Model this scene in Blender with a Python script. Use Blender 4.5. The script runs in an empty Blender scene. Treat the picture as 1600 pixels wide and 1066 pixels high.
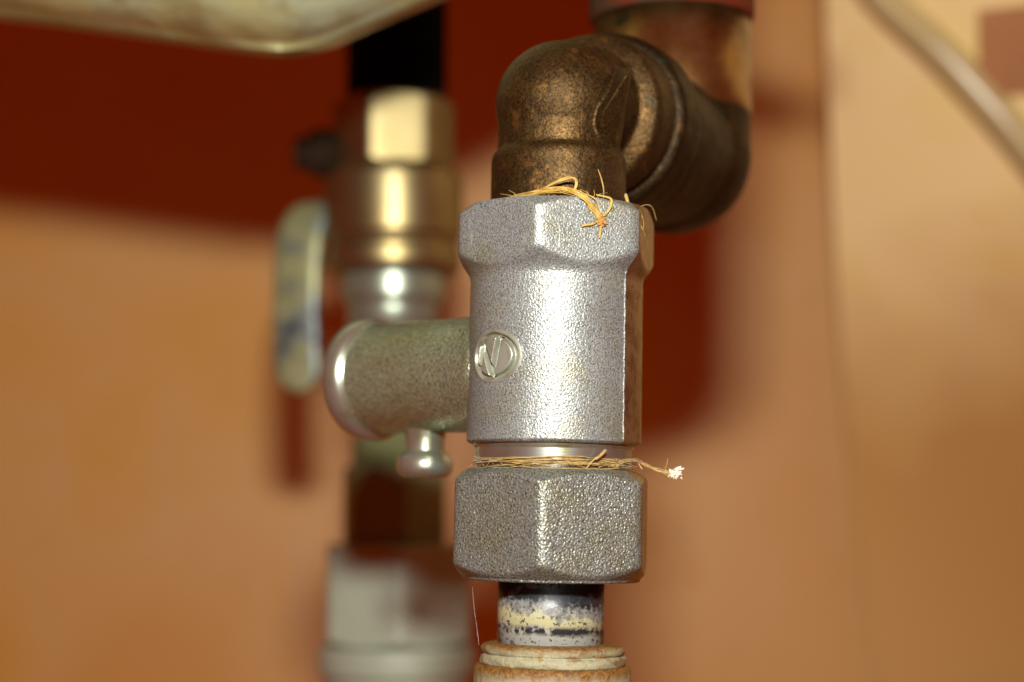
import bpy, bmesh, math, random
import numpy as np
from mathutils import Vector, Matrix
random.seed(7); np.random.seed(7)
MM = 0.001
sc = bpy.context.scene
R_ = math.radians

# ------------------------------------------------------------------ camera
cam = bpy.data.cameras.new('camera'); camo = bpy.data.objects.new('camera', cam)
sc.collection.objects.link(camo); sc.camera = camo
camo.location = (-6.8*MM, -280*MM, 0.0)
camo.rotation_euler = (R_(90 + 5.45), 0, 0)
cam.sensor_width = 36.0; cam.lens = 63.0
cam.clip_start = 0.01; cam.clip_end = 20.0
cam.dof.use_dof = True; cam.dof.focus_distance = 0.2695; cam.dof.aperture_fstop = 9.0
cam.dof.aperture_blades = 0

# ------------------------------------------------------------------ world, flash, exposure
w = bpy.data.worlds.new('World'); sc.world = w; w.use_nodes = True
wb = w.node_tree.nodes['Background']
wb.inputs[0].default_value = (1.0, 0.10, 0.010, 1); wb.inputs[1].default_value = 0.235
fl = bpy.data.lights.new('camera_flash', 'AREA'); fl.shape = 'RECTANGLE'; fl.size = 0.034; fl.size_y = 0.018
fl.energy = 2.25; fl.color = (1.0, 0.985, 0.95)
flo = bpy.data.objects.new('camera_flash', fl); sc.collection.objects.link(flo)
flo.location = (-5*MM, -283*MM, 87*MM)
flo.rotation_euler = (Vector((30*MM, 320*MM, 60*MM)) - flo.location).to_track_quat('-Z', 'Y').to_euler()
sc.view_settings.view_transform = 'Standard'; sc.view_settings.look = 'None'
sc.view_settings.exposure = 0.0; sc.view_settings.gamma = 1.0
try: sc.view_settings.use_curve_mapping = False
except Exception: pass
sc.cycles.use_denoising = True
sc.cycles.max_bounces = 8
sc.cycles.sample_clamp_indirect = 4.0

# ------------------------------------------------------------------ helpers
ROLL = R_(1.17); PIV = Vector((0, 0, 24.0))
RM = Matrix.Rotation(ROLL, 3, 'Y')

class Thing:
    def __init__(s, name, label, cat, origin=(0, 0, 0), tilted=False, group=None):
        s.o = Vector(origin)
        e = bpy.data.objects.new(name, None); sc.collection.objects.link(e)
        e.empty_display_size = 0.005
        if tilted:
            e.location = (RM @ (s.o - PIV) + PIV) * MM; e.rotation_euler = (0, ROLL, 0)
        else:
            e.location = s.o * MM
        e['label'] = label; e['category'] = cat
        if group: e['group'] = group
        s.e = e

def make(name, V, F, mat, parent=None, smooth=True, origin=None, label=None, sharp=None):
    o3 = parent.o if isinstance(parent, Thing) else (Vector(origin) if origin is not None else Vector((0, 0, 0)))
    V = (np.asarray(V, dtype=float) - np.array(o3)) * MM
    me = bpy.data.meshes.new(name); me.from_pydata(V.tolist(), [], [tuple(map(int, f)) for f in F]); me.update()
    if smooth:
        me.polygons.foreach_set('use_smooth', [True]*len(me.polygons))
        if sharp: me.set_sharp_from_angle(angle=R_(sharp))
    me.materials.append(mat)
    ob = bpy.data.objects.new(name, me); sc.collection.objects.link(ob)
    if isinstance(parent, Thing): ob.parent = parent.e
    elif parent is not None: ob.parent = parent
    if label: ob['label'] = label
    return ob

def frame(d, up=(0, 0, 1)):
    d = Vector(d).normalized(); u = Vector(up)
    if abs(d.dot(u)) > .99: u = Vector((1, 0, 0))
    x = u.cross(d).normalized(); y = d.cross(x)
    return np.array([x, y, d]).T      # columns: local x, y, z

def lathe(prof, n=96, c=(0, 0, 0), d=(0, 0, 1), capa=True, capb=True, rf=None):
    """revolve (r, z) about direction d from point c"""
    M = frame(d); c = np.array(c, float); V = []; F = []
    m = len(prof)
    for (r, z) in prof:
        for k in range(n):
            t = 2*math.pi*k/n
            rr = r if rf is None else rf(r, z, t)
            V.append(c + M @ np.array([rr*math.cos(t), rr*math.sin(t), z]))
    for i in range(m-1):
        for k in range(n):
            k2 = (k+1) % n
            F.append((i*n+k, i*n+k2, (i+1)*n+k2, (i+1)*n+k))
    if capa: F.append(tuple(reversed(range(n))))
    if capb: F.append(tuple(range((m-1)*n, m*n)))
    return V, F

def fix(prof, cr=0.4, seg=5):
    """round the corners of an (r, z) profile"""
    out = [prof[0]]
    for i in range(1, len(prof)-1):
        p0, p1, p2 = (np.array(prof[j], float) for j in (i-1, i, i+1))
        a = p0-p1; b = p2-p1; la = np.linalg.norm(a); lb = np.linalg.norm(b)
        if la < 1e-6 or lb < 1e-6: continue
        q = min(cr, la*.45, lb*.45); A = p1+a/la*q; B = p1+b/lb*q
        for k in range(seg+1):
            t = k/seg; out.append(tuple((1-t)**2*A + 2*t*(1-t)*p1 + t*t*B))
    out.append(prof[-1]); return out

def tube(pts, r, n=8, taper=None, closed_caps=True):
    pts = [Vector(p) for p in pts]; V = []; F = []
    nrm = None; m = len(pts)
    for i, p in enumerate(pts):
        t = (pts[min(i+1, m-1)] - pts[max(i-1, 0)]).normalized()
        if nrm is None:
            a = Vector((0, 0, 1)) if abs(t.z) < .9 else Vector((1, 0, 0))
            nrm = t.cross(a).normalized()
        else:
            nrm = (nrm - t*nrm.dot(t)).normalized()
        bn = t.cross(nrm); rr = r*(taper(i/(m-1)) if taper else 1)
        for k in range(n):
            a = 2*math.pi*k/n; V.append(tuple(p + (nrm*math.cos(a)+bn*math.sin(a))*rr))
    for i in range(m-1):
        for k in range(n):
            k2 = (k+1) % n; F.append((i*n+k, i*n+k2, (i+1)*n+k2, (i+1)*n+k))
    F.append(tuple(reversed(range(n)))); F.append(tuple(range((m-1)*n, m*n)))
    return V, F

def spline(P, n=8):
    P = [np.array(p, float) for p in P]; P = [2*P[0]-P[1]] + P + [2*P[-1]-P[-2]]; out = []
    for i in range(1, len(P)-2):
        for k in range(n):
            t = k/n; p0, p1, p2, p3 = P[i-1:i+3]
            out.append(.5*((2*p1)+(-p0+p2)*t+(2*p0-5*p1+4*p2-p3)*t*t+(-p0+3*p1-3*p2+p3)*t**3))
    out.append(P[-2]); return [tuple(p) for p in out]

def join(*VF):
    V = []; F = []
    for v, f in VF:
        b = len(V); V += [tuple(p) for p in v]; F += [tuple(i+b for i in q) for q in f]
    return V, F

def hexr(t, rc, corner_deg, soft=1.2):
    """radius of a hexagon (corner radius rc) with rounded corners, t in radians"""
    ap = rc*math.cos(math.pi/6)
    r = 1e9
    # soft minimum over the six faces
    s = 0.0; k = 1.9/soft
    for j in range(6):
        f = R_(corner_deg+30+60*j); cc = math.cos(t-f)
        if cc > .25: s += math.exp(-k*(ap/cc - ap))
    return ap - math.log(s)/k

def polar(rfun, ths, zs, c=(0, 0), cap=True):
    """closed surface r(theta, z); theta 0 faces the camera, + to the right"""
    n = len(ths); V = []; F = []
    for z in zs:
        for t in ths:
            r = rfun(t, z); V.append((c[0]+r*math.sin(t), c[1]-r*math.cos(t), z))
    for i in range(len(zs)-1):
        for k in range(n):
            k2 = (k+1) % n; F.append((i*n+k, i*n+k2, (i+1)*n+k2, (i+1)*n+k))
    if cap:
        F.append(tuple(reversed(range(n)))); F.append(tuple(range((len(zs)-1)*n, len(zs)*n)))
    return V, F

def smin(a, b, k=.35):
    h = max(0., min(1., .5+.5*(b-a)/k)); return b*(1-h)+a*h-k*h*(1-h)
def smax(a, b, k=.35): return -smin(-a, -b, k)

def fused(name, VF, mat, parent, voxel=.3, smooth_it=6, sm=.5):
    """several closed solids cast into one continuous skin"""
    V, F = VF
    tmp = make('tmp', V, F, mat, None, origin=tuple(parent.o))
    m = tmp.modifiers.new('r', 'REMESH'); m.mode = 'VOXEL'; m.voxel_size = voxel*MM; m.use_smooth_shade = True
    s = tmp.modifiers.new('s', 'SMOOTH'); s.factor = sm; s.iterations = smooth_it
    dg = bpy.context.evaluated_depsgraph_get()
    me = bpy.data.meshes.new_from_object(tmp.evaluated_get(dg)); me.name = name
    old = tmp.data; bpy.data.objects.remove(tmp); bpy.data.meshes.remove(old)
    me.materials.clear(); me.materials.append(mat)
    me.polygons.foreach_set('use_smooth', [True]*len(me.polygons))
    ob = bpy.data.objects.new(name, me); sc.collection.objects.link(ob); ob.parent = parent.e
    return ob

# ------------------------------------------------------------------ materials
class NT:
    def __init__(s, name):
        s.m = bpy.data.materials.new(name); s.m.use_nodes = True; s.t = s.m.node_tree
        s.b = s.t.nodes['Principled BSDF']; s.tc = s.t.nodes.new('ShaderNodeTexCoord')
    def link(s, a, b): s.t.links.new(a, b)
    def coord(s, scale=(1, 1, 1), rot=(0, 0, 0), loc=(0, 0, 0)):
        mp = s.t.nodes.new('ShaderNodeMapping'); mp.inputs['Scale'].default_value = scale
        mp.inputs['Rotation'].default_value = rot; mp.inputs['Location'].default_value = loc
        s.link(s.tc.outputs['Object'], mp.inputs['Vector']); return mp.outputs[0]
    def noise(s, scale, detail=3, rough=.55, vec=None, dist=0.0):
        n = s.t.nodes.new('ShaderNodeTexNoise'); n.inputs['Scale'].default_value = scale
        n.inputs['Detail'].default_value = detail; n.inputs['Roughness'].default_value = rough
        n.inputs['Distortion'].default_value = dist
        s.link(vec if vec is not None else s.tc.outputs['Object'], n.inputs['Vector']); return n.outputs[0]
    def voro(s, scale, vec=None, feature='F1'):
        n = s.t.nodes.new('ShaderNodeTexVoronoi'); n.inputs['Scale'].default_value = scale; n.feature = feature
        s.link(vec if vec is not None else s.tc.outputs['Object'], n.inputs['Vector']); return n.outputs[0]
    def ramp(s, fac, stops):
        r = s.t.nodes.new('ShaderNodeValToRGB'); e = r.color_ramp.elements
        while len(e) < len(stops): e.new(.5)
        for q, (p, c) in zip(e, stops):
            q.position = p; q.color = (c, c, c, 1) if not isinstance(c, tuple) else (*c, 1)
        s.link(fac, r.inputs[0]); return r.outputs[0]
    def mix(s, fac, a, b, mode='MIX'):
        m = s.t.nodes.new('ShaderNodeMix'); m.data_type = 'RGBA'; m.blend_type = mode
        for sock, v in ((m.inputs[0], fac), (m.inputs[6], a), (m.inputs[7], b)):
            if hasattr(v, 'node'): s.link(v, sock)
            elif isinstance(v, tuple): sock.default_value = (*v, 1)
            else: sock.default_value = v
        return m.outputs[2]
    def math(s, op, a, b=0.0, clamp=False):
        m = s.t.nodes.new('ShaderNodeMath'); m.operation = op; m.use_clamp = clamp
        for sock, v in ((m.inputs[0], a), (m.inputs[1], b)):
            if hasattr(v, 'node'): s.link(v, sock)
            else: sock.default_value = v
        return m.outputs[0]
    def sep(s, vec=None):
        n = s.t.nodes.new('ShaderNodeSeparateXYZ'); s.link(vec if vec is not None else s.tc.outputs['Object'], n.inputs[0]); return n.outputs
    def bump(s, h, strength, dist_mm, prev=None):
        b = s.t.nodes.new('ShaderNodeBump'); b.inputs['Strength'].default_value = strength
        b.inputs['Distance'].default_value = dist_mm*MM; s.link(h, b.inputs['Height'])
        if prev is not None: s.link(prev, b.inputs['Normal'])
        return b.outputs[0]
    def set(s, **k):
        names = dict(color='Base Color', rough='Roughness', metal='Metallic', normal='Normal', spec='Specular IOR Level',
                     coat='Coat Weight', coatr='Coat Roughness', sheen='Sheen Weight', sub='Subsurface Weight', trans='Transmission Weight')
        for q, v in k.items():
            i = s.b.inputs[names[q]]
            if hasattr(v, 'node'): s.link(v, i)
            elif isinstance(v, tuple): i.default_value = (*v, 1)
            else: i.default_value = v
        return s.m

def mat_cast(name, base=(.198, .212, .200), tarn=(.155, .145, .065), grain=3900, bump=1.0, dist=.12, rough=.41, tarn_lo=.46, metal=.45, lo=.40):
    m = NT(name)
    g = m.noise(grain, 1.5, .6); g2 = m.voro(grain*.8); g3 = m.noise(grain*1.3, 1, .5, vec=m.coord(loc=(.013, .029, .007)))
    n = m.bump(m.mix(.4, g, g2), bump, dist)
    t = m.ramp(m.noise(130, 4, .6), [(tarn_lo, 0.), (.72, 1.)])
    sp = m.ramp(m.noise(900, 2, .5), [(.62, 0.), (.72, 1.)])
    c = m.mix(m.math('MULTIPLY', t, .55), base, tarn)
    sm = m.ramp(m.noise(55, 4, .65, vec=m.coord(loc=(.04, .01, .03))), [(.56, 0.), (.70, .45)])
    c = m.mix(sm, c, tuple(x*.62 for x in base))
    sc_ = m.ramp(m.noise(1, 2, .5, vec=m.coord(scale=(900, 900, 70), rot=(.5, .7, .3))), [(.70, 0.), (.73, .6)])
    c = m.mix(sc_, c, tuple(min(1., x*1.7) for x in base))
    c = m.mix(m.math('MULTIPLY', sp, .35), c, (.16, .13, .08))
    c = m.mix(1.0, c, m.ramp(g, [(.30, lo), (.46, .95), (.68, 1.5)]), 'MULTIPLY')
    hue = m.ramp(g3, [(.35, (.96, 1., 1.05)), (.5, (1., 1., 1.)), (.65, (1.06, 1.02, .86))])
    c = m.mix(1.0, c, hue, 'MULTIPLY')
    return m.set(color=c, metal=metal, rough=rough, normal=n)

M_cast = mat_cast('cast_nickel')
M_nut = mat_cast('coarse_cast_nickel', base=(.180, .190, .164), grain=3300, dist=.22, rough=.38, metal=.6, lo=.30)
M_outlet = mat_cast('outlet_nickel', base=(.325, .405, .275), tarn=(.27, .245, .06), grain=2600, bump=1.0, dist=.19, rough=.27, tarn_lo=.42, metal=.80, lo=.45)
def mat_side():  # right-hand faces: shade and the brown wall's reflection put into the colour
    m = NT('shaded_smooth_side'); n = m.bump(m.noise(2600, 2), .45, .07)
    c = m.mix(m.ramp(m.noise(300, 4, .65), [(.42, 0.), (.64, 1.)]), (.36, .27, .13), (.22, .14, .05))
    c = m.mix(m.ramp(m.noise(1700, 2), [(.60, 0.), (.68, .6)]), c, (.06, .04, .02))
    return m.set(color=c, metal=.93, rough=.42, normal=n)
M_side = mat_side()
def mat_emblem():
    m = NT('emblem_nickel'); n = m.bump(m.noise(2200, 2), .35, .08)
    c = m.mix(m.ramp(m.noise(380, 3), [(.45, 0.), (.7, .8)]), (.33, .35, .27), (.20, .18, .09))
    return m.set(color=c, metal=.62, rough=.34, normal=n)
M_emblem = mat_emblem()
def mat_polished():
    m = NT('turned_nickel')
    v = m.coord(scale=(60, 60, 5200)); n = m.bump(m.noise(1, 2, vec=v), .25, .05)
    c = m.mix(m.ramp(m.noise(160, 4), [(.5, 0.), (.68, .75)]), (.40, .43, .36), (.27, .27, .09))
    return m.set(color=c, metal=.9, rough=.28, normal=n)
M_turned = mat_polished()
def mat_bead():
    m = NT('polished_bead'); n = m.bump(m.noise(700, 3), .25, .08)
    c = m.mix(m.ramp(m.noise(240, 3), [(.5, 0.), (.75, .7)]), (.40, .44, .34), (.25, .25, .09))
    return m.set(color=c, metal=.86, rough=.27, normal=n)
M_bead = mat_bead()

def mat_bronze(name='aged_bronze', k=1.0, worn=.5):
    m = NT(name)
    a = m.noise(170, 6, .7, dist=.4); b = m.noise(2500, 3, .65); c3 = m.noise(75, 5, .6)
    c = m.ramp(a, [(.26, (.054*k, .029*k, .008*k)), (.46, (.102*k, .057*k, .014*k)), (.64, (.150*k, .083*k, .021*k)), (.82, (.22*k, .135*k, .042*k))])
    c = m.mix(m.ramp(b, [(.40, .75), (.56, 0.)]), c, (.022*k, .010*k, .004*k))
    c = m.mix(m.ramp(c3, [(.58, 0.), (.72, .45)]), c, (.14*k, .12*k, .09*k))
    c = m.mix(m.ramp(m.noise(330, 3, .6, vec=m.coord(loc=(.07, .03, .02))), [(.58, 0.), (.70, .7)]), c, (.28*k, .13*k, .03*k))
    g = m.noise(190, 3, .5, vec=m.coord(loc=(.031, .017, .011)))
    c = m.mix(m.ramp(g, [(.68, 0.), (.75, .6)]), c, (.02, .032, .018))
    n = m.bump(m.noise(1500, 4, .65), .65, .17); n = m.bump(a, .45, .7, n); n = m.bump(m.noise(60, 3), .5, 1.6, n)
    return m.set(color=c, metal=.82, rough=m.ramp(a, [(.3, .56), (.7, .45)]), normal=n, spec=.4)
M_bronze = mat_bronze(k=.60)
M_bronze_back = mat_bronze('shaded_aged_bronze', .27)  # darker copy of the bronze, the back elbow's shade is in its colour
def mat_riser():
    m = NT('worn_copper'); a = m.noise(110, 5, .65)
    c = m.ramp(a, [(.35, (.15, .075, .02)), (.52, (.25, .14, .042)), (.68, (.32, .22, .10))])
    c = m.mix(m.ramp(m.noise(160, 2, vec=m.coord(loc=(.05, .02, .04))), [(.68, 0.), (.72, .8)]), c, (.03, .05, .03))
    return m.set(color=c, metal=.95, rough=.30, normal=m.bump(m.noise(700, 3), .3, .12))
M_bronze2 = mat_riser()
def mat_redpaint():
    m = NT('flaking_red_paint'); a = m.noise(70, 5, .6)
    c = m.mix(m.ramp(a, [(.42, 0.), (.56, 1.)]), (.045, .022, .008), (.095, .014, .003))
    return m.set(color=c, rough=.7, metal=.2, spec=.2, normal=m.bump(a, .4, .3))
M_red = mat_redpaint()

def mat_brass():
    m = NT('yellow_brass'); a = m.noise(90, 4)
    c = m.mix(m.ramp(a, [(.4, 0.), (.7, .7)]), (.27, .222, .105), (.19, .14, .045))
    return m.set(color=c, metal=.95, rough=.40, normal=m.bump(m.noise(900, 2), .2, .08))
M_brass = mat_brass()
def plain(name, col, rough=.5, metal=0., var=.25, scale=120, bump=.2, spec=.5):
    m = NT(name); a = m.noise(scale, 5, .6)
    c = m.mix(m.ramp(a, [(.35, 0.), (.7, 1.)]), col, tuple(x*(1-var) for x in col))
    return m.set(color=c, rough=rough, metal=metal, spec=spec, normal=m.bump(m.noise(scale*6, 3), bump, .1))
M_black = plain('black_rubber', (.003, .003, .003), .9, 0, .3, spec=.05)
M_dark = plain('dark_olive_steel', (.16, .19, .075), .55, .1)
M_stem = plain('dark_bronze_stem', (.02, .010, .004), .8, 0, spec=.1)
M_steel = plain('bright_zinc', (.31, .36, .27), .36, .75)
def mat_handle():
    m = NT('chipped_zinc_plate'); a = m.noise(85, 4, .6)
    c = m.ramp(a, [(.40, (.025, .03, .036)), (.48, (.12, .14, .115)), (.56, (.20, .20, .075)), (.68, (.25, .26, .17))])
    return m.set(color=c, rough=.42, metal=.35, normal=m.bump(a, .3, .3))
M_handle = mat_handle()
M_pvc = plain('grey_white_plastic', (.29, .325, .235), .5, 0, .15, 60, .1)

def mat_pipe():
    """white pipe end with black sealing paste worn off in bands; local z in metres, 0 = foot"""
    m = NT('paste_smeared_pipe'); z = m.math('MULTIPLY', m.sep()[2], 1000.0)
    lo = m.noise(170, 4, .6, vec=m.coord(scale=(1, 1, .35))); fine = m.noise(1300, 3, .7); mid = m.noise(420, 4, .65)
    zz = m.math('ADD', z, m.math('MULTIPLY', m.math('SUBTRACT', lo, .5), 7.0))
    zz = m.math('ADD', zz, m.math('MULTIPLY', m.math('SUBTRACT', mid, .5), 3.0))
    zn = m.math('DIVIDE', zz, 10.0)
    base = m.ramp(zn, [(.0, (.34, .35, .31)), (.20, (.32, .33, .26)), (.30, (.35, .33, .17)), (.42, (.34, .325, .18)), (.54, (.24, .24, .20)), (1., (.20, .21, .20))])
    blk = m.ramp(zn, [(.38, .0), (.47, .45), (.64, .60), (.74, 1.), (1., 1.)])
    grain = m.ramp(fine, [(.30, 0.), (.66, 1.)])
    cover = m.math('SUBTRACT', m.math('ADD', blk, m.math('MULTIPLY', blk, .6)), m.math('MULTIPLY', grain, .75), True)
    c = m.mix(cover, base, (.010, .011, .013))
    # dotted dark band low on the pipe
    zb = m.math('ADD', z, m.math('MULTIPLY', m.math('SUBTRACT', lo, .5), 1.2))
    band = m.math('SUBTRACT', 1.0, m.math('ABSOLUTE', m.math('DIVIDE', m.math('SUBTRACT', zb, 2.4), .95)), True)
    bm = m.math('MULTIPLY', band, m.ramp(m.noise(330, 4, .7), [(.42, 0.), (.54, 1.)]), True)
    c = m.mix(m.math('MULTIPLY', bm, 1.5, True), c, (.018, .018, .022))
    sp = m.ramp(m.noise(1500, 3, .6, vec=m.coord(loc=(.01, .02, .03))), [(.585, 0.), (.62, 1.)])
    c = m.mix(m.math('MULTIPLY', sp, .85), c, (.02, .02, .02))
    wear = m.ramp(m.noise(240, 2, .5, vec=m.coord(scale=(1, 1, 2.2), loc=(.02, .01, .0))), [(.60, 0.), (.66, .5)])
    c = m.mix(m.math('MULTIPLY', wear, blk), c, (.20, .205, .205))
    return m.set(color=c, rough=m.ramp(cover, [(0., .5), (1., .38)]), normal=m.bump(fine, .3, .12))
M_pipe = mat_pipe()
def mat_rusty(name, edge_z, edge_w):
    m = NT(name); z = m.math('MULTIPLY', m.sep()[2], 1000.0)
    a = m.noise(380, 7, .72); b = m.noise(1700, 4, .75); l = m.noise(120, 3, .5, vec=m.coord(scale=(1, 1, 2.5)))
    c = m.ramp(a, [(.32, (.20, .17, .06)), (.47, (.28, .27, .155)), (.55, (.30, .295, .19)), (.66, (.30, .24, .07))])
    d = m.math('DIVIDE', m.math('ADD', m.math('SUBTRACT', z, edge_z), m.math('MULTIPLY', m.math('SUBTRACT', a, .5), 3.2)), edge_w)
    rim = m.ramp(d, [(.0, 0.), (1., 1.)])
    blot = m.ramp(m.mix(.5, a, b), [(.51, 0.), (.62, .9)])
    f = m.math('MAXIMUM', rim, m.math('MULTIPLY', blot, .8))
    f = m.math('MAXIMUM', f, m.ramp(l, [(.60, 0.), (.64, .75)]))
    r = m.ramp(b, [(.3, (.045, .018, .003)), (.5, (.15, .062, .006)), (.7, (.30, .15, .025))])
    c = m.mix(f, c, r)
    return m.set(color=c, rough=m.ramp(b, [(.3, .62), (.7, .38)]), normal=m.bump(b, .8, .25, m.bump(a, .8, .6)))
M_ring = mat_rusty('rust_stained_ring', 1.9, 1.2)
M_collar = mat_rusty('rust_stained_collar', 22.4, 1.6)
def mat_hemp(name, a, b):
    m = NT(name); n = m.noise(900, 3)
    return m.set(color=m.ramp(n, [(.3, a), (.7, b)]), rough=.6, sheen=.2)
M_hemp = mat_hemp('yellow_hemp', (.26, .15, .016), (.48, .31, .05))
M_hemp2 = mat_hemp('pale_hemp', (.20, .115, .022), (.42, .29, .085))
M_fluff = mat_hemp('white_hemp_tip', (.55, .46, .28), (.78, .74, .64))
M_fluff2 = mat_hemp('ochre_hemp_knot', (.30, .12, .01), (.42, .20, .03))

def mat_wall():
    m = NT('ochre_plaster'); a = m.noise(9, 4, .55); b = m.noise(34, 5, .6); x, y, z = m.sep()
    c = m.ramp(a, [(.36, (.475, .238, .050)), (.52, (.49, .275, .078)), (.68, (.48, .24, .028))])
    c = m.mix(m.ramp(b, [(.60, 0.), (.74, .5)]), c, (.42, .19, .02))
    st = m.noise(1, 3, .5, vec=m.coord(scale=(55, 55, 7)))
    c = m.mix(m.ramp(st, [(.66, 0.), (.74, .35)]), c, (.46, .31, .17))
    return m.set(color=c, rough=.5, spec=.35, normal=m.bump(m.noise(160, 5), .2, .6))
M_wall = mat_wall()
def mat_panel():
    m = NT('cream_board'); a = m.noise(16, 4, .6); b = m.noise(40, 4, .6)
    z = m.sep()[2]
    c = m.ramp(a, [(.34, (.86, .69, .29)), (.52, (.86, .68, .33)), (.68, (.82, .65, .21))])
    c = m.mix(m.ramp(b, [(.60, 0.), (.75, .5)]), c, (.70, .46, .13))
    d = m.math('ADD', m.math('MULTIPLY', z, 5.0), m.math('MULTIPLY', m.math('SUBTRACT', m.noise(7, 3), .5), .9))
    c = m.mix(m.ramp(d, [(.10, .98), (.55, 0.)]), c, (.475, .272, .082))   # light fall-off painted in: cream turns wall brown down the board
    return m.set(color=c, rough=.5, spec=.3, normal=m.bump(m.noise(200, 4), .15, .4))
M_panel = mat_panel()
M_tube = plain('cream_hose', (.44, .34, .15), .30, 0, .2, 40, .1)
M_tile = plain('terracotta_plate', (.44, .215, .09), .5, 0, .15, 30, .1)
def mat_casing():
    m = NT('yellowed_enamel'); a = m.noise(32, 4, .6); b = m.noise(70, 3)
    c = m.ramp(a, [(.32, (.22, .17, .05)), (.45, (.28, .26, .095)), (.55, (.38, .38, .17)), (.68, (.34, .385, .24))])
    c = m.mix(m.ramp(b, [(.56, 0.), (.68, .6)]), c, (.18, .12, .02))
    return m.set(color=c, rough=.34, spec=.5, normal=m.bump(a, .5, 2.0))
M_casing = mat_casing()
M_ledge = plain('dark_brown_board', (.06, .03, .012), .6)

def structure(ob): ob['kind'] = 'structure'; return ob

# ------------------------------------------------------------------ setting: back wall and leaning cream board
def grid(fn, nu, nv):
    V = [fn(i/nu, j/nv) for j in range(nv+1) for i in range(nu+1)]
    F = [(j*(nu+1)+i, j*(nu+1)+i+1, (j+1)*(nu+1)+i+1, (j+1)*(nu+1)+i) for j in range(nv) for i in range(nu)]
    return V, F
structure(make('wall', *grid(lambda u, v: (-420+900*u, 320.0, -330+720*v), 8, 8), M_wall))

def board_pt(u, v):
    # u 0..1 left to right, v 0..1 bottom to top: the board leans out of the wall towards its upper right
    TL = np.array((77.5, 195, 190)); TR = np.array((190, 0, 190)); BL = np.array((122, 423, -120)); BR = np.array((320, 345, -170))
    v2 = v
    p = (1-v2)*((1-u)*BL+u*BR) + v2*((1-u)*TL+u*TR)
    x = (319.0-p[1])/30.0
    p[1] = 319.0 - 30.0*(math.log1p(math.exp(min(x, 30.0))) if x < 30 else x)   # sags flat against the wall lower down
    return p
def board():
    V1, F1 = grid(lambda u, v: tuple(board_pt(u, v)), 40, 40)
    n = len(V1); V2 = [(x+7, y+9, z) for (x, y, z) in V1]
    V = V1+V2; F = list(F1)+[tuple(reversed([i+n for i in f])) for f in F1]
    W = 41; rim = [i for i in range(W)]+[i*W+W-1 for i in range(1, W)]+[(W-1)*W+i for i in range(W-2, -1, -1)]+[i*W for i in range(W-2, 0, -1)]
    for a, b in zip(rim, rim[1:]+rim[:1]): F.append((b, a, a+n, b+n))
    return V, F
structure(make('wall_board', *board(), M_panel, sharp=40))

# ------------------------------------------------------------------ things on the board
hp = [board_pt(u, v) for u, v in ((-0.029, 0.944), (0.061, 0.884), (0.098, 0.851), (0.192, 0.801), (0.272, 0.754), (0.324, 0.721), (0.399, 0.669), (0.489, 0.599))]
hp = [tuple(p + np.array((-.8, -3.4, .6))) for p in hp]
hose = Thing('hose', 'cream hose curving across the cream board at the upper right', 'hose', hp[0])
make('hose_sleeve', *tube(spline(hp, 10), 5.0, 20), M_tube, hose)
def on_board(u, v, off): return tuple(board_pt(u, v) + np.array((-off*.45, -off*.8, -off*.35)))
pl = Thing('wall_plate', 'small terracotta brown plate on the cream board beside the hose', 'plate', on_board(.27, .76, 0))
q = [(0.257, 0.765), (0.434, 0.759), (0.436, 0.818), (0.260, 0.826)]
V = [on_board(u, v, 2.2) for u, v in q]+[on_board(u, v, -1) for u, v in q]
make('plate_face', V, [(0, 1, 2, 3), (7, 6, 5, 4), (0, 4, 5, 1), (1, 5, 6, 2), (2, 6, 7, 3), (3, 7, 4, 0)], M_tile, pl, smooth=False)
structure(make('ledge', [(138, 300, -62), (300, 300, -64), (300, 319, -64), (138, 319, -62), (138, 300, -90), (300, 300, -90), (300, 319, -90), (138, 319, -90)],
     [(0, 1, 2, 3), (7, 6, 5, 4), (0, 4, 5, 1), (1, 5, 6, 2), (2, 6, 7, 3), (3, 7, 4, 0)], M_ledge, smooth=False))

# ------------------------------------------------------------------ boiler casing, upper left
def casing():
    key = [(-240, 112), (-150, 105.5), (-111, 102), (-80, 97.8), (-62, 95.3), (-53, 94.8), (-46, 96.2), (-36, 100.6), (-20, 107.6), (-7, 113.5), (2, 120), (5, 132), (5, 150)]
    key = [((x+6.8)*.926-6.8, z*.926) for x, z in key]
    low = [p[:2] for p in spline([(x, z, 0) for x, z in key], 8)]
    out = low + [(4, 240), (-225, 240)]
    C = np.array(out); n = len(C); ctr = np.array((-90., 175.))
    
    R0 = 17.0; prof = []
    for k in range(9):
        a = k/8*math.pi/2; prof.append((R0*(1-math.sin(a)), 28 + 27*(1-math.cos(a))))
    for k in range(9):
        a = math.pi/2 - k/8*math.pi/2; prof.append((R0*(1-math.sin(a)), 82 - 27*(1-math.cos(a))))
    # inward normals of the outline
    T = np.roll(C, -1, 0)-np.roll(C, 1, 0); N = np.stack([-T[:, 1], T[:, 0]], 1); N /= np.linalg.norm(N, axis=1)[:, None]
    V = []; F = []
    for ins, y in prof:
        P = C + N*ins; V += [(p[0], y, p[1]) for p in P]
    m = len(prof)
    for i in range(m-1):
        for k in range(n):
            k2 = (k+1) % n; F.append((i*n+k, (i+1)*n+k, (i+1)*n+k2, i*n+k2))
    F.append(tuple(range(n))); F.append(tuple(reversed(range((m-1)*n, m*n))))
    return V, F
cs = Thing('boiler_casing', 'blotchy yellowed cream casing hanging over the brass valve', 'boiler', (-85, 55, 88))
make('casing_shell', *casing(), M_casing, cs)
def box(x0, x1, y0, y1, z0, z1):
    return ([(x, y, z) for z in (z0, z1) for y in (y0, y1) for x in (x0, x1)],
            [(0, 2, 3, 1), (4, 5, 7, 6), (0, 1, 5, 4), (2, 6, 7, 3), (0, 4, 6, 2), (1, 3, 7, 5)])
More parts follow.
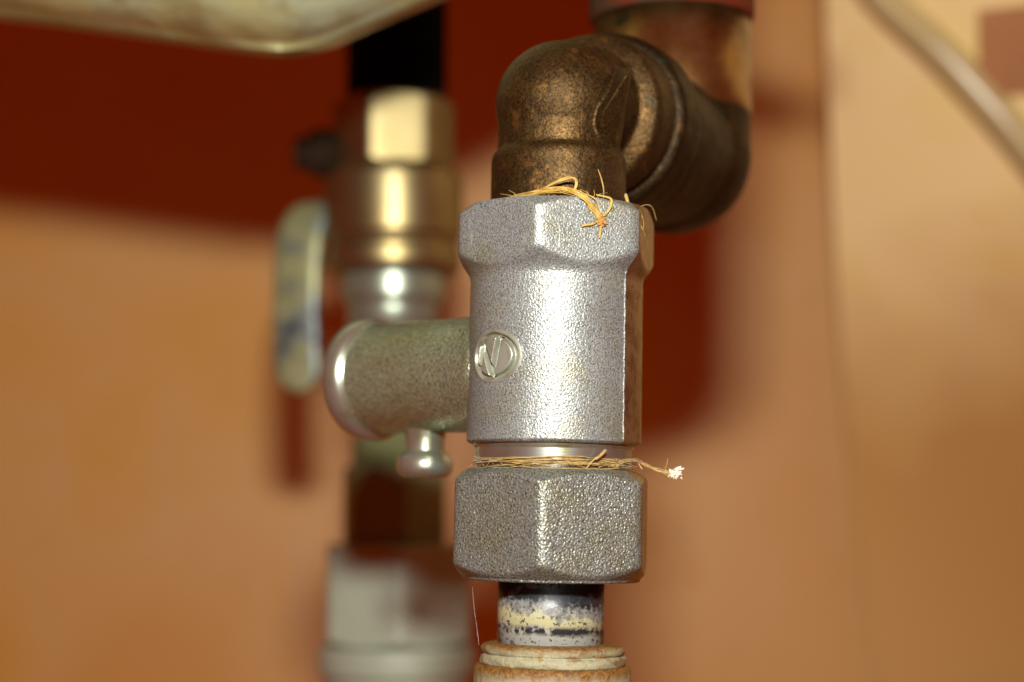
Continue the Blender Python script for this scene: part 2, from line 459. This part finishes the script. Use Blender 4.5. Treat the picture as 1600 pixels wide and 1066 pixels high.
make('shade_box', *box(-222, 21, 82.5, 112, 118, 240), M_casing, cs, smooth=False)  # unseen box added above the frame to shadow the wall behind

# ------------------------------------------------------------------ background pipe run with the brass ball valve
BX, BY = -35.5, 150.0
th = [2*math.pi*k/120 for k in range(120)]
def hexsolid(rc, cd, z0, z1, ch=1.2, c=(0, 0), n=120, soft=1.2):
    ts = [2*math.pi*k/n for k in range(n)]
    zs = [z0] + [z0+ch*1.6*k/6 for k in range(1, 7)] + [z0+(z1-z0)*k/8 for k in range(2, 7)] + [z1-ch*1.6*k/6 for k in range(6, 0, -1)] + [z1]
    zs = sorted(set(zs))
    ap = rc*math.cos(math.pi/6)
    f = lambda t, z: smin(hexr(t, rc, cd, soft), ap - .1 + min(z-z0, z1-z)*1.75, .25)
    return polar(f, ts, zs, c)
bh = Thing('rubber_hose', 'black rubber hose rising from the blurred brass valve', 'hose', (BX, BY, 99))
make('hose_sleeve', *lathe(fix([(12.3, 98.5), (12.3, 150)], .5), 48, (BX+.5, BY, 0)), M_black, bh)
bv = Thing('ball_valve', 'blurred brass ball valve with a lever behind the silver valve', 'valve', (BX, BY, 46))
make('hex_nut', *hexsolid(15.2, -21, 82.3, 99.6, c=(BX, BY)), M_brass, bv)
make('valve_body', *lathe(fix([(13.5, 83), (16.2, 81.5), (16.8, 80), (16.8, 66), (15.6, 64.8), (15.6, 63.6), (16.4, 62.8), (16.4, 58.5), (15.2, 57), (10, 56.8)], .6), 64, (BX, BY, 0)), M_brass, bv)
make('tail_ring', *lathe(fix([(12, 57.5), (12.6, 56.5), (12.6, 51), (11.0, 49.5), (11.0, 40)], .6), 64, (BX, BY, 0)), M_steel, bv)
make('stem', *lathe(fix([(5.8, 0), (5.8, 6), (4.2, 6.4), (4.2, 9.6), (3.0, 10.2), (0.6, 10.3)], .4), 32, (-49.5, BY, 87), (-1, 0, 0)), M_stem, bv)
# lever: flat bar bent down from the stem
def slab(path, w, t, wdir):
    """flat bar along a path; w across wdir, t thick, rounded ends"""
    V = []; F = []; m = len(path); wd = Vector(wdir).normalized(); n = 16
    for i, p in enumerate(path):
        p = Vector(p); tg = (Vector(path[min(i+1, m-1)])-Vector(path[max(i-1, 0)])).normalized()
        nn = tg.cross(wd).normalized(); s = i/(m-1)
        e = min(i, m-1-i); k = math.sqrt(max(.02, 1-(1-min(1, e/5.))**2))
        for a in range(n):
            A = 2*math.pi*a/n; ca, sa = math.cos(A), math.sin(A)
            ca = math.copysign(abs(ca)**.5, ca); sa = math.copysign(abs(sa)**.5, sa)
            V.append(tuple(p + wd*(w/2*k*ca) + nn*(t/2*sa)))
    for i in range(m-1):
        for a in range(n):
            b = (a+1) % n; F.append((i*n+a, i*n+b, (i+1)*n+b, (i+1)*n+a))
    F.append(tuple(reversed(range(n)))); F.append(tuple(range((m-1)*n, m*n)))
    return V, F
lev = spline([(-52.0, 150, 73.6), (-54.5, 148.5, 72.6), (-57.2, 147.5, 68), (-58.2, 147, 60), (-58.4, 147, 48), (-58.0, 147.4, 36), (-57.6, 147.8, 28.4)], 6)
make('lever', *slab(lev, 11.8, 3.4, (.98, -.2, 0)), M_handle, bv, label='pale chipped lever hanging down')
tk = Thing('pipe_nut', 'dark olive nut below the blurred brass valve', 'nut', (BX+.5, BY, -7.5))
make('nut_body', *hexsolid(13.2, 14, -7.5, 11, c=(BX+.5, BY)), M_dark, tk)
make('pipe_neck', *lathe(fix([(10, 10), (10, 45)], .4), 48, (BX+.5, BY, 0)), M_dark, tk)
wf = Thing('plastic_union', 'blurred grey white plastic union at the bottom left of the valve', 'pipe fitting', (-34.1, BY, -70))
make('union_body', *hexsolid(19.3, 6, -31, -7.6, 1.0, (-34.1, BY)), M_pvc, wf)
make('union_collar', *lathe(fix([(17.0, -31.2), (18.6, -32), (18.6, -37.6), (17.2, -38.6), (17.2, -70)], .6), 64, (-34.1, BY, 0)), M_pvc, wf)

# ------------------------------------------------------------------ rear bronze elbow and riser
D2 = np.array((.45, .893, 0.0)); D2 /= np.linalg.norm(D2)
C1 = np.array((.3, 0, 65.0)); C2 = C1 + D2*50.0
el2 = Thing('pipe_elbow', 'larger brown bronze elbow at the back turning up out of the picture', 'pipe elbow', (C2[0], C2[1], 50))
def sphere(c, r, n=32, sz=1.0):
    return lathe([(max(.02, r*math.sin(math.pi*k/n)), -r*sz*math.cos(math.pi*k/n)) for k in range(n+1)], 2*n, c)
s0 = C1 + D2*16.5
fused('elbow_body', join(
    lathe(fix([(14.2, 0), (15.3, .9), (15.4, 7.4), (14.6, 9.0), (13.6, 10), (13.4, 33)], .6), 72, s0, D2),
    lathe(fix([(14.2, 0), (14.2, 16)], .5), 72, C2),
    sphere(C2, 14.3)), M_bronze_back, el2, .35, 3)
r2 = Thing('riser_pipe', 'worn copper coloured riser pipe above the rear bronze elbow', 'pipe', (C2[0], C2[1], 72))
make('pipe_wall', *lathe(fix([(14.0, 0), (14.45, 1.5), (14.45, 20)], .8), 72, (C2[0], C2[1], 72)), M_bronze2, r2)
rc = Thing('pipe_collar', 'red painted collar with flaking paint at the top edge of the picture', 'pipe collar', (C2[0], C2[1], 87.6))
make('collar_ring', *lathe(fix([(12.5, 90.3), (14.9, 90.1), (15.3, 91.2), (15.4, 112), (13, 113), (13, 150)], .5), 72, (C2[0], C2[1], 0)), M_red, rc)
make('shadow_tube', *tube([(C2[0]+8, C2[1], 119), (C2[0]+18, C2[1], 115.6), (C2[0]+23, C2[1], 113.2), (C2[0]+28, C2[1], 111)], 3.3, 16), M_bronze2, rc)  # unseen stub added above the frame to cast a slanting shadow band

# ------------------------------------------------------------------ front bronze elbow
el1 = Thing('pipe_elbow', 'dark brown mottled bronze elbow screwed into the silver valve', 'pipe elbow', (0, 0, 49), True)
def hull(P):
    bm = bmesh.new(); [bm.verts.new(p) for p in P]; bmesh.ops.convex_hull(bm, input=bm.verts)
    bmesh.ops.recalc_face_normals(bm, faces=bm.faces); bm.verts.index_update()
    r = [tuple(v.co) for v in bm.verts], [tuple(v.index for v in f.verts) for f in bm.faces]; bm.free(); return r
rib = hull([(6.2, -10.7, 60.6), (10.9, -7.8, 69.0), (8.6, -6.0, 56.8), (5.8, -7.2, 57.0), (3, -2, 57.0), (3, 2, 70), (11.4, -1, 69.5), (9.6, -2, 57.0)])
fused('elbow_body', join(
    lathe(fix([(10.7, 44), (10.7, 55.0), (10.45, 56.0), (9.75, 56.7), (9.75, 64.3)], .4), 72, (.0, 0, 0)),
    lathe([(10.1, 0), (10.2, 9)], 72, C1, D2),
    lathe(fix([(9.9, 7.0), (11.6, 7.8), (12.9, 8.6), (13.35, 9.8), (13.35, 14.8), (12.7, 15.8)], .5), 72, C1, D2),
    lathe([(11.6, 15), (11.6, 19)], 72, C1, D2),
    sphere(C1 + np.array((-.1, 0, -.9)), 10.45), rib), M_bronze, el1, .25, 9, .5)

# ------------------------------------------------------------------ silver safety valve
sv = Thing('safety_valve', 'silver cast safety valve with hexagonal head and round embossed mark', 'valve', (0, 0, 9), True)
EC, EH, EZ, EV = R_(-45.8), R_(20.5), 23.3, 3.65          # emblem: centre angle, half angle, centre height, half height
RB = 13.62
def seg(p, a, b):
    ax, ay = a; bx, by = b; px, py = p; dx, dy = bx-ax, by-ay
    t = max(0, min(1, ((px-ax)*dx+(py-ay)*dy)/(dx*dx+dy*dy))); return math.hypot(px-ax-t*dx, py-ay-t*dy)
def sst(a, b, x):
    t = max(0., min(1., (x-a)/(b-a))); return t*t*(3-2*t)
def emblem_h(u, v):
    rr = math.hypot(u, v); h = 0.0
    h += .11*math.exp(-((rr-1.03)/.09)**2)                       # raised lip
    if rr < 1.0:
        land = .14*(1-sst(.72, .84, rr))
        ring = -.60*(sst(.78, .84, rr)*(1-sst(.93, 1.0, rr)))
        d = min(seg((u, v), (-.50, .70), (-.66, -.75)), seg((u, v), (-.50, .66), (-.02, -.70)), seg((u, v), (.26, .74), (.0, -.74)))
        g = -.95*(1-sst(.05, .14, d))
        h += land + ring + (g if rr < .86 else 0)
    return h
def body_r(t, z):
    ap = 16.55
    hz = hexr(t, ap, -12.6, 1.15)
    barrel = RB - .10*(z-10)/30
    # head: hexagon cut by a cone above and flared out of the barrel below
    low = barrel + (z-36.6)*.92
    top = 14.35 + (47.3-z)*1.15
    head = smin(smin(hz, max(low, 1.0), .5), top, .3)
    r = smax(barrel, head, .9) if z > 33.5 else barrel
    r = min(r, smin(barrel, 13.0 + (z-10.35)*1.6, .2)) if z < 12 else r
    u = (t-EC)/EH; v = (z-EZ)/EV
    if abs(u) < 1.3 and abs(v) < 1.3: r += emblem_h(u, v)
    return r
def ang(a): return (a+math.pi) % (2*math.pi)-math.pi
ths = sorted(set([round(EC+EH*1.25*k/120, 6) for k in range(-120, 121)] + [round(R_(d*1.25), 6) for d in range(-144, 144) if not (EC-EH*1.25 < R_(d*1.25) < EC+EH*1.25)]))
zs = sorted(set([round(EZ+EV*1.25*k/75, 4) for k in range(-75, 76)] + [round(10.35+.12*k, 4) for k in range(10)] + [round(11.6+.5*k, 4) for k in range(15)] +
     [round(29.3+.5*k, 4) for k in range(10)] + [round(34.0+.16*k, 4) for k in range(45)] + [round(41.3+.5*k, 4) for k in range(6)] + [round(44.1+.13*k, 4) for k in range(25)] + [47.3]))
V, F = polar(body_r, ths, zs)
nt = len(ths); quads = F[:-2]; fe = []; fb = []
for f in quads:
    k = f[0] % nt; i = f[0]//nt
    u = (ths[k]-EC)/EH; v = (zs[i]-EZ)/EV
    (fe if math.hypot(u, v) < 1.12 else fb).append(f)
def sub(V, F):
    used = sorted({i for f in F for i in f}); mp = {a: b for b, a in enumerate(used)}
    return [V[i] for i in used], [tuple(mp[i] for i in f) for f in F]
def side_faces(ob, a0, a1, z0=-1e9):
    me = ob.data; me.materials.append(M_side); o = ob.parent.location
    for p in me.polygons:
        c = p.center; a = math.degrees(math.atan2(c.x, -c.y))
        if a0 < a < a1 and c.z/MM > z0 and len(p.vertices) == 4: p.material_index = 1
side_faces(make('valve_body', *sub(V, fb+F[-2:]), M_cast, sv), 48.4, 120)
make('emblem', *sub(V, fe), M_emblem, sv, label='round embossed mark with a slanted letter N')
# parting line of the casting
SA = R_(48.8)
sp_ = []
for k in range(60):
    z = 10.6+26.2*k/59; r = body_r(SA, z)+.02; wob = .004*math.sin(k*1.7)+.003*math.sin(k*.61)
    sp_.append((r*math.sin(SA+wob), -r*math.cos(SA+wob), z))
make('casting_seam', *tube(sp_, .16, 6, lambda t: .75+.5*abs(math.sin(t*23))), M_cast, sv)
make('valve_neck', *lathe(fix([(10, 11.2), (12.55, 11.0), (12.55, 10.1), (12.15, 9.7), (12.15, 7.6), (11.9, 7.3), (11.9, 5.0)], .12), 120), M_turned, sv)
# side outlet, pointing left and away from the lens
OD = np.array((-math.cos(R_(40)), math.sin(R_(40)), 0)); OC = np.array((0, 0, 22.0))
make('outlet', *lathe(fix([(10.6, 8), (9.9, 11.5), (9.5, 14.5), (9.4, 19), (9.35, 26), (9.35, 37.2), (9.75, 38.2)], 1.2), 120, OC, OD), M_outlet, sv)
bead = [(9.6, 37.6)] + [(9.0+1.75*math.sin(a), 40.1-2.4*math.cos(a)) for a in [math.pi*(.12+.8*k/14) for k in range(15)]] + [(8.2, 42.4), (8.0, 39)]
bd = make('outlet_rim', *lathe(bead, 120, OC, OD), M_bead, sv)
NP = OC + OD*27.3
make('drain_spout', *lathe(fix([(4.3, 14.2), (3.5, 13.2), (3.3, 11.8), (3.25, 9.4), (3.5, 9.15)], .4), 48, (NP[0], NP[1], 0), capb=False), M_bead, sv)
make('spout_lip', *lathe(fix([(3.3, 9.7), (4.25, 8.9), (4.75, 7.7), (4.7, 6.4), (4.1, 5.5), (2.6, 5.2), (2.2, 6.5)], .7), 64, (NP[0], NP[1], 0)), M_bead, sv)

# ------------------------------------------------------------------ lower union nut, pipe end, plastic collar
un = Thing('union_nut', 'grainy silver hexagonal nut below the safety valve', 'nut', (0, 0, -10.5), True)
def nut_r(t, z):
    hz = hexr(t, 16.6, -7.0, .85)
    top = 13.3 + (6.45-z)*1.55
    bot = 14.0 + (z+9.9)*1.35
    r = smin(smin(hz, top, .25), bot, .7)
    if z < -9.75: r = smax(r, 13.75, .15) if z > -10.4 else 13.6
    return r
ts = [R_(.9*k) for k in range(400)]
zs2 = sorted(set([-10.5, -10.4] + [round(-10.35+.1*k, 3) for k in range(32)] + [round(-7.1+.6*k, 3) for k in range(16)] + [round(2.8+.12*k, 3) for k in range(31)] + [6.45]))
side_faces(make('nut_body', *polar(nut_r, ts, zs2), M_nut, un), 53.8, 120)
pe = Thing('pipe_end', 'pale pipe end smeared with black sealing paste under the nut', 'pipe', (0, 0, -20.3), True)
make('pipe_wall', *lathe(fix([(8.25, -20.6), (8.25, -9.8)], .2), 120), M_pipe, pe)
pc = Thing('plastic_collar', 'cream plastic collar with rust stains at the bottom edge', 'pipe collar', (.4, 0, -60), True)
def wob(amp, f):
    return lambda r, z, t: r + amp*(math.sin(f*t+z*1.3)*.5+math.sin((f*2+1)*t-z*2.1)*.3+math.sin((f*4+3)*t+z*3)*.2)
ring = [(7.5, -20.0), (9.8, -20.1), (10.7, -20.35), (11.1, -20.9), (11.0, -21.5), (10.75, -21.75), (11.15, -22.1), (11.3, -22.7), (11.2, -23.3), (10.6, -23.5)]
rg = make('flaked_ring', *lathe(fix(ring, .25), 160, (.4, 0, 0), rf=wob(.24, 3)), M_ring, None, origin=(.4, 0, -23.4))
rg.parent = pc.e; rg.location = (0, 0, (-23.4+60)*MM)
cl = make('collar_body', *lathe(fix([(10.4, -23.3), (11.6, -23.35), (12.1, -23.9), (12.15, -25), (12.15, -60)], .3), 160, (.4, 0, 0), rf=wob(.05, 4)), M_collar, None, origin=(.4, 0, -48))
cl.parent = pc.e; cl.location = (0, 0, 12*MM)

# ------------------------------------------------------------------ hemp packing
PH = R_(17.4); FN = np.array((math.sin(PH), -math.cos(PH), 0)); FT = np.array((math.cos(PH), math.sin(PH), 0))
DZ = -1.9
def face(a, z, off=.15): return tuple(FN*(14.36+off) + FT*a + np.array((0, 0, z+DZ)))
def pol(deg, r, z): t = R_(deg); return (r*math.sin(t), -r*math.cos(t), z+DZ)
hu = Thing('hemp_tuft', 'yellow hemp fibres spilling over the hexagonal head of the valve', 'hemp fibre', pol(10, 12, 49), True)
S = []
# strands wound round the thread, leaving over the rim towards the knot on the face
J = lambda q=.35: random.uniform(-q, q)
for k in range(34):
    S.append((spline([pol(-58+J(10), 11.2+J(.2), 49.35+J(.2)), pol(-30+J(5), 11.5+J(.3), 49.7+J(.35)), pol(-8+J(4), 12.4+J(.4), 50.3+J(.45)), pol(4+J(3), 13.5+J(.3), 50.1+J(.4)),
        face(-1.0+J(.55), 49.0+J(.25), .45+J(.2)), face(.4+J(.5), 47.6+J(.3), .35+J(.2)), face(1.6+J(.4), 46.3+J(.4), .3+J(.15)), face(2.0+J(.3), 45.3+J(.5), .3+J(.1))], 5), random.uniform(.035, .075)))
for k in range(26):    # stray fibres round the knot and the rim
    a, z = 1.9+J(.4), 45.7+J(.8); t = random.uniform(0, 6.28); L = random.uniform(.5, 1.5)
    S.append((spline([face(a, z, .35), face(a+.5*L*math.cos(t), z+.5*L*math.sin(t), .4+J(.15)), face(a+L*math.cos(t+J(.6)), z+L*math.sin(t+J(.6)), .25+J(.1))], 4), random.uniform(.025, .05)))
for k in range(16):
    a = random.uniform(-45, 55); L = random.uniform(.5, 1.8)
    S.append((spline([pol(a, 11.6, 49.2), pol(a+J(5), 11.9+J(.3), 49.3+L*.5), pol(a+J(9), 12.0+J(.5), 49.2+L)], 4), random.uniform(.02, .04)))
for k in range(9):     # standing loop
    d = J(.2)
    S.append((spline([pol(-14, 12.3, 50.4), pol(-3, 12.6+J(.1), 51.5+d), pol(6, 13.2+J(.1), 52.1+d), pol(10+J(.7), 13.4, 51.7+J(.2)), pol(9.5+J(.8), 13.5, 50.6), pol(7+J(1), 13.6, 50.0)], 6), .06))
S.append((spline([pol(12, 13.6, 49.9), face(.4, 49.1, .5), face(1.3, 48.2, .4), face(1.8, 46.6, .4)], 6), .10))
S.append((spline([face(2.1, 46.3, .4), face(2.9, 47.1, .5), face(3.35, 48.0, .5), face(3.4, 49.0, .4), face(2.4, 49.3, .5), face(1.0, 49.5, .4)], 6), .16))
S.append((spline([face(1.7, 45.6, .3), face(.4, 45.0, .35), face(-.8, 44.75, .35), face(-1.2, 44.5, .3)], 6), .15))
S.append((spline([face(1.9, 45.4, .3), face(1.8, 44.2, .3), face(1.7, 43.0, .25)], 6), .20))
S.append((spline([pol(33, 12.2, 49.2), pol(36, 11.4, 51.2), pol(34, 11.2, 53.0), pol(31, 11.2, 54.2)], 6), .07))
S.append((spline([pol(52, 13.5, 48.9), pol(55, 12.6, 50.4), pol(57, 12.2, 51.0)], 6), .22))
S.append((spline([pol(57, 14.5, 48.7), pol(66, 14.8, 49.5), pol(74, 15.2, 49.3), pol(80, 15.6, 47.6)], 6), .05))
make('strands', *join(*[tube(p, r, 6, lambda t: .55+.75*math.sin(math.pi*(.1+.85*t))) for p, r in S]), M_hemp, hu)
def fuzz(cs, n, r0, r1, size):
    out = []
    for k in range(n):
        c = np.array(cs[k % len(cs)]) + np.random.normal(0, size, 3)
        d = np.random.normal(0, 1, 3); d /= np.linalg.norm(d)
        out.append(lathe([(.02, -r1), (r0*random.uniform(.7, 1.3), -r1*.4), (r0*random.uniform(.7, 1.3), r1*.4), (.02, r1)], 6, tuple(c), tuple(d)))
    return join(*out)
make('knot', *fuzz([face(1.95, 45.9, .3), face(1.9, 45.3, .3), face(2.2, 45.5, .3)], 90, .11, .30, .26), M_fluff2, hu)
make('hair', *tube(spline([face(8.6, 46.6, .1), (12.6, -9.6, 45.5), (12.9, -9.3, 44.0), (12.7, -9.5, 43.2), (12.1, -9.9, 44.6), (12.9, -9.2, 43.0), (13.2, -8.9, 42.2)], 8), .035, 5), M_hemp2, hu)

DZ = 0.0
hl = Thing('hemp_wrap', 'pale hemp strands wound round the neck above the lower nut', 'hemp fibre', (0, 0, 6.3), True)
S = []
for k in range(21):
    z0 = random.uniform(6.75, 8.05); n = 22; ph = random.uniform(0, 6.28); a0 = random.uniform(-100, -20); a1 = random.uniform(20, 100)
    am = random.uniform(.15, .6); rr = random.uniform(12.15, 12.75); f = random.uniform(2.5, 6)
    S.append((spline([pol(a0+(a1-a0)*q/n, rr+.18*math.sin(3*q/n*3+ph), min(8.7, max(6.5, z0+am*math.sin(q/n*f+ph)+J(.05)))) for q in range(n+1)], 2), random.uniform(.03, .075)))
for k in range(20):    # fibres standing off the wrap
    a = random.uniform(-90, 80); L = random.uniform(.4, 1.1)
    S.append((spline([pol(a, 12.4, 7.2+J(.5)), pol(a+J(3), 12.9+J(.3), 7.3+J(.5)), pol(a+J(7), 13.2+L*.4, 7.3+J(.9))], 4), random.uniform(.02, .035)))
for k in range(16):     # the loose end sticking out to the right
    j = lambda s=.24: random.uniform(-s, s)
    S.append((spline([pol(40+j(10), 12.5, 7.0+j()), pol(58, 12.9, 8.0+j()), pol(72, 13.4+j(), 8.1+j()), (14.3+j(), -3.2+j(), 7.5+j()), (16.2+j(), -3.2+j(), 6.8+j(.3)), (17.8+j(.4), -3.2+j(.3), 6.35+j(.4))], 5), random.uniform(.03, .06)))
S.append((spline([(17.0, -3.2, 6.7), (17.4, -3.3, 7.6), (17.5, -3.4, 8.5)], 4), .05))
S.append((spline([(12.9, -4.5, 7.8), (13.2, -4.8, 7.2), (13.5, -5.0, 6.8)], 4), .08))
S.append((spline([pol(22, 12.5, 6.6), pol(25, 13.0, 7.6), pol(29, 13.3, 8.4), pol(33, 13.4, 8.8)], 6), .12))
S.append((spline([pol(27, 13.2, 8.0), pol(30, 13.4, 8.5), pol(34, 13.5, 9.4)], 6), .24))
make('strands', *join(*[tube(p, r, 6) for p, r in S]), M_hemp2, hl)
make('frayed_tip', *fuzz([(18.2, -3.2, 6.3), (18.9, -3.3, 6.7), (19.1, -3.2, 6.2), (18.7, -3.3, 5.8), (19.3, -3.2, 6.8)], 130, .11, .26, .27), M_fluff, hl, label='pale frayed tip of the hemp')
dt = Thing('cobweb_thread', 'thin dusty thread hanging left of the pale pipe end', 'thread', pol(-70, 11.5, -20.4), True)
make('thread', *tube(spline([pol(-78, 11.2, -20.6), pol(-80, 11.5, -18), pol(-80, 12.0, -15), pol(-79, 12.4, -11.5)], 6), .013, 5), M_fluff, dt)
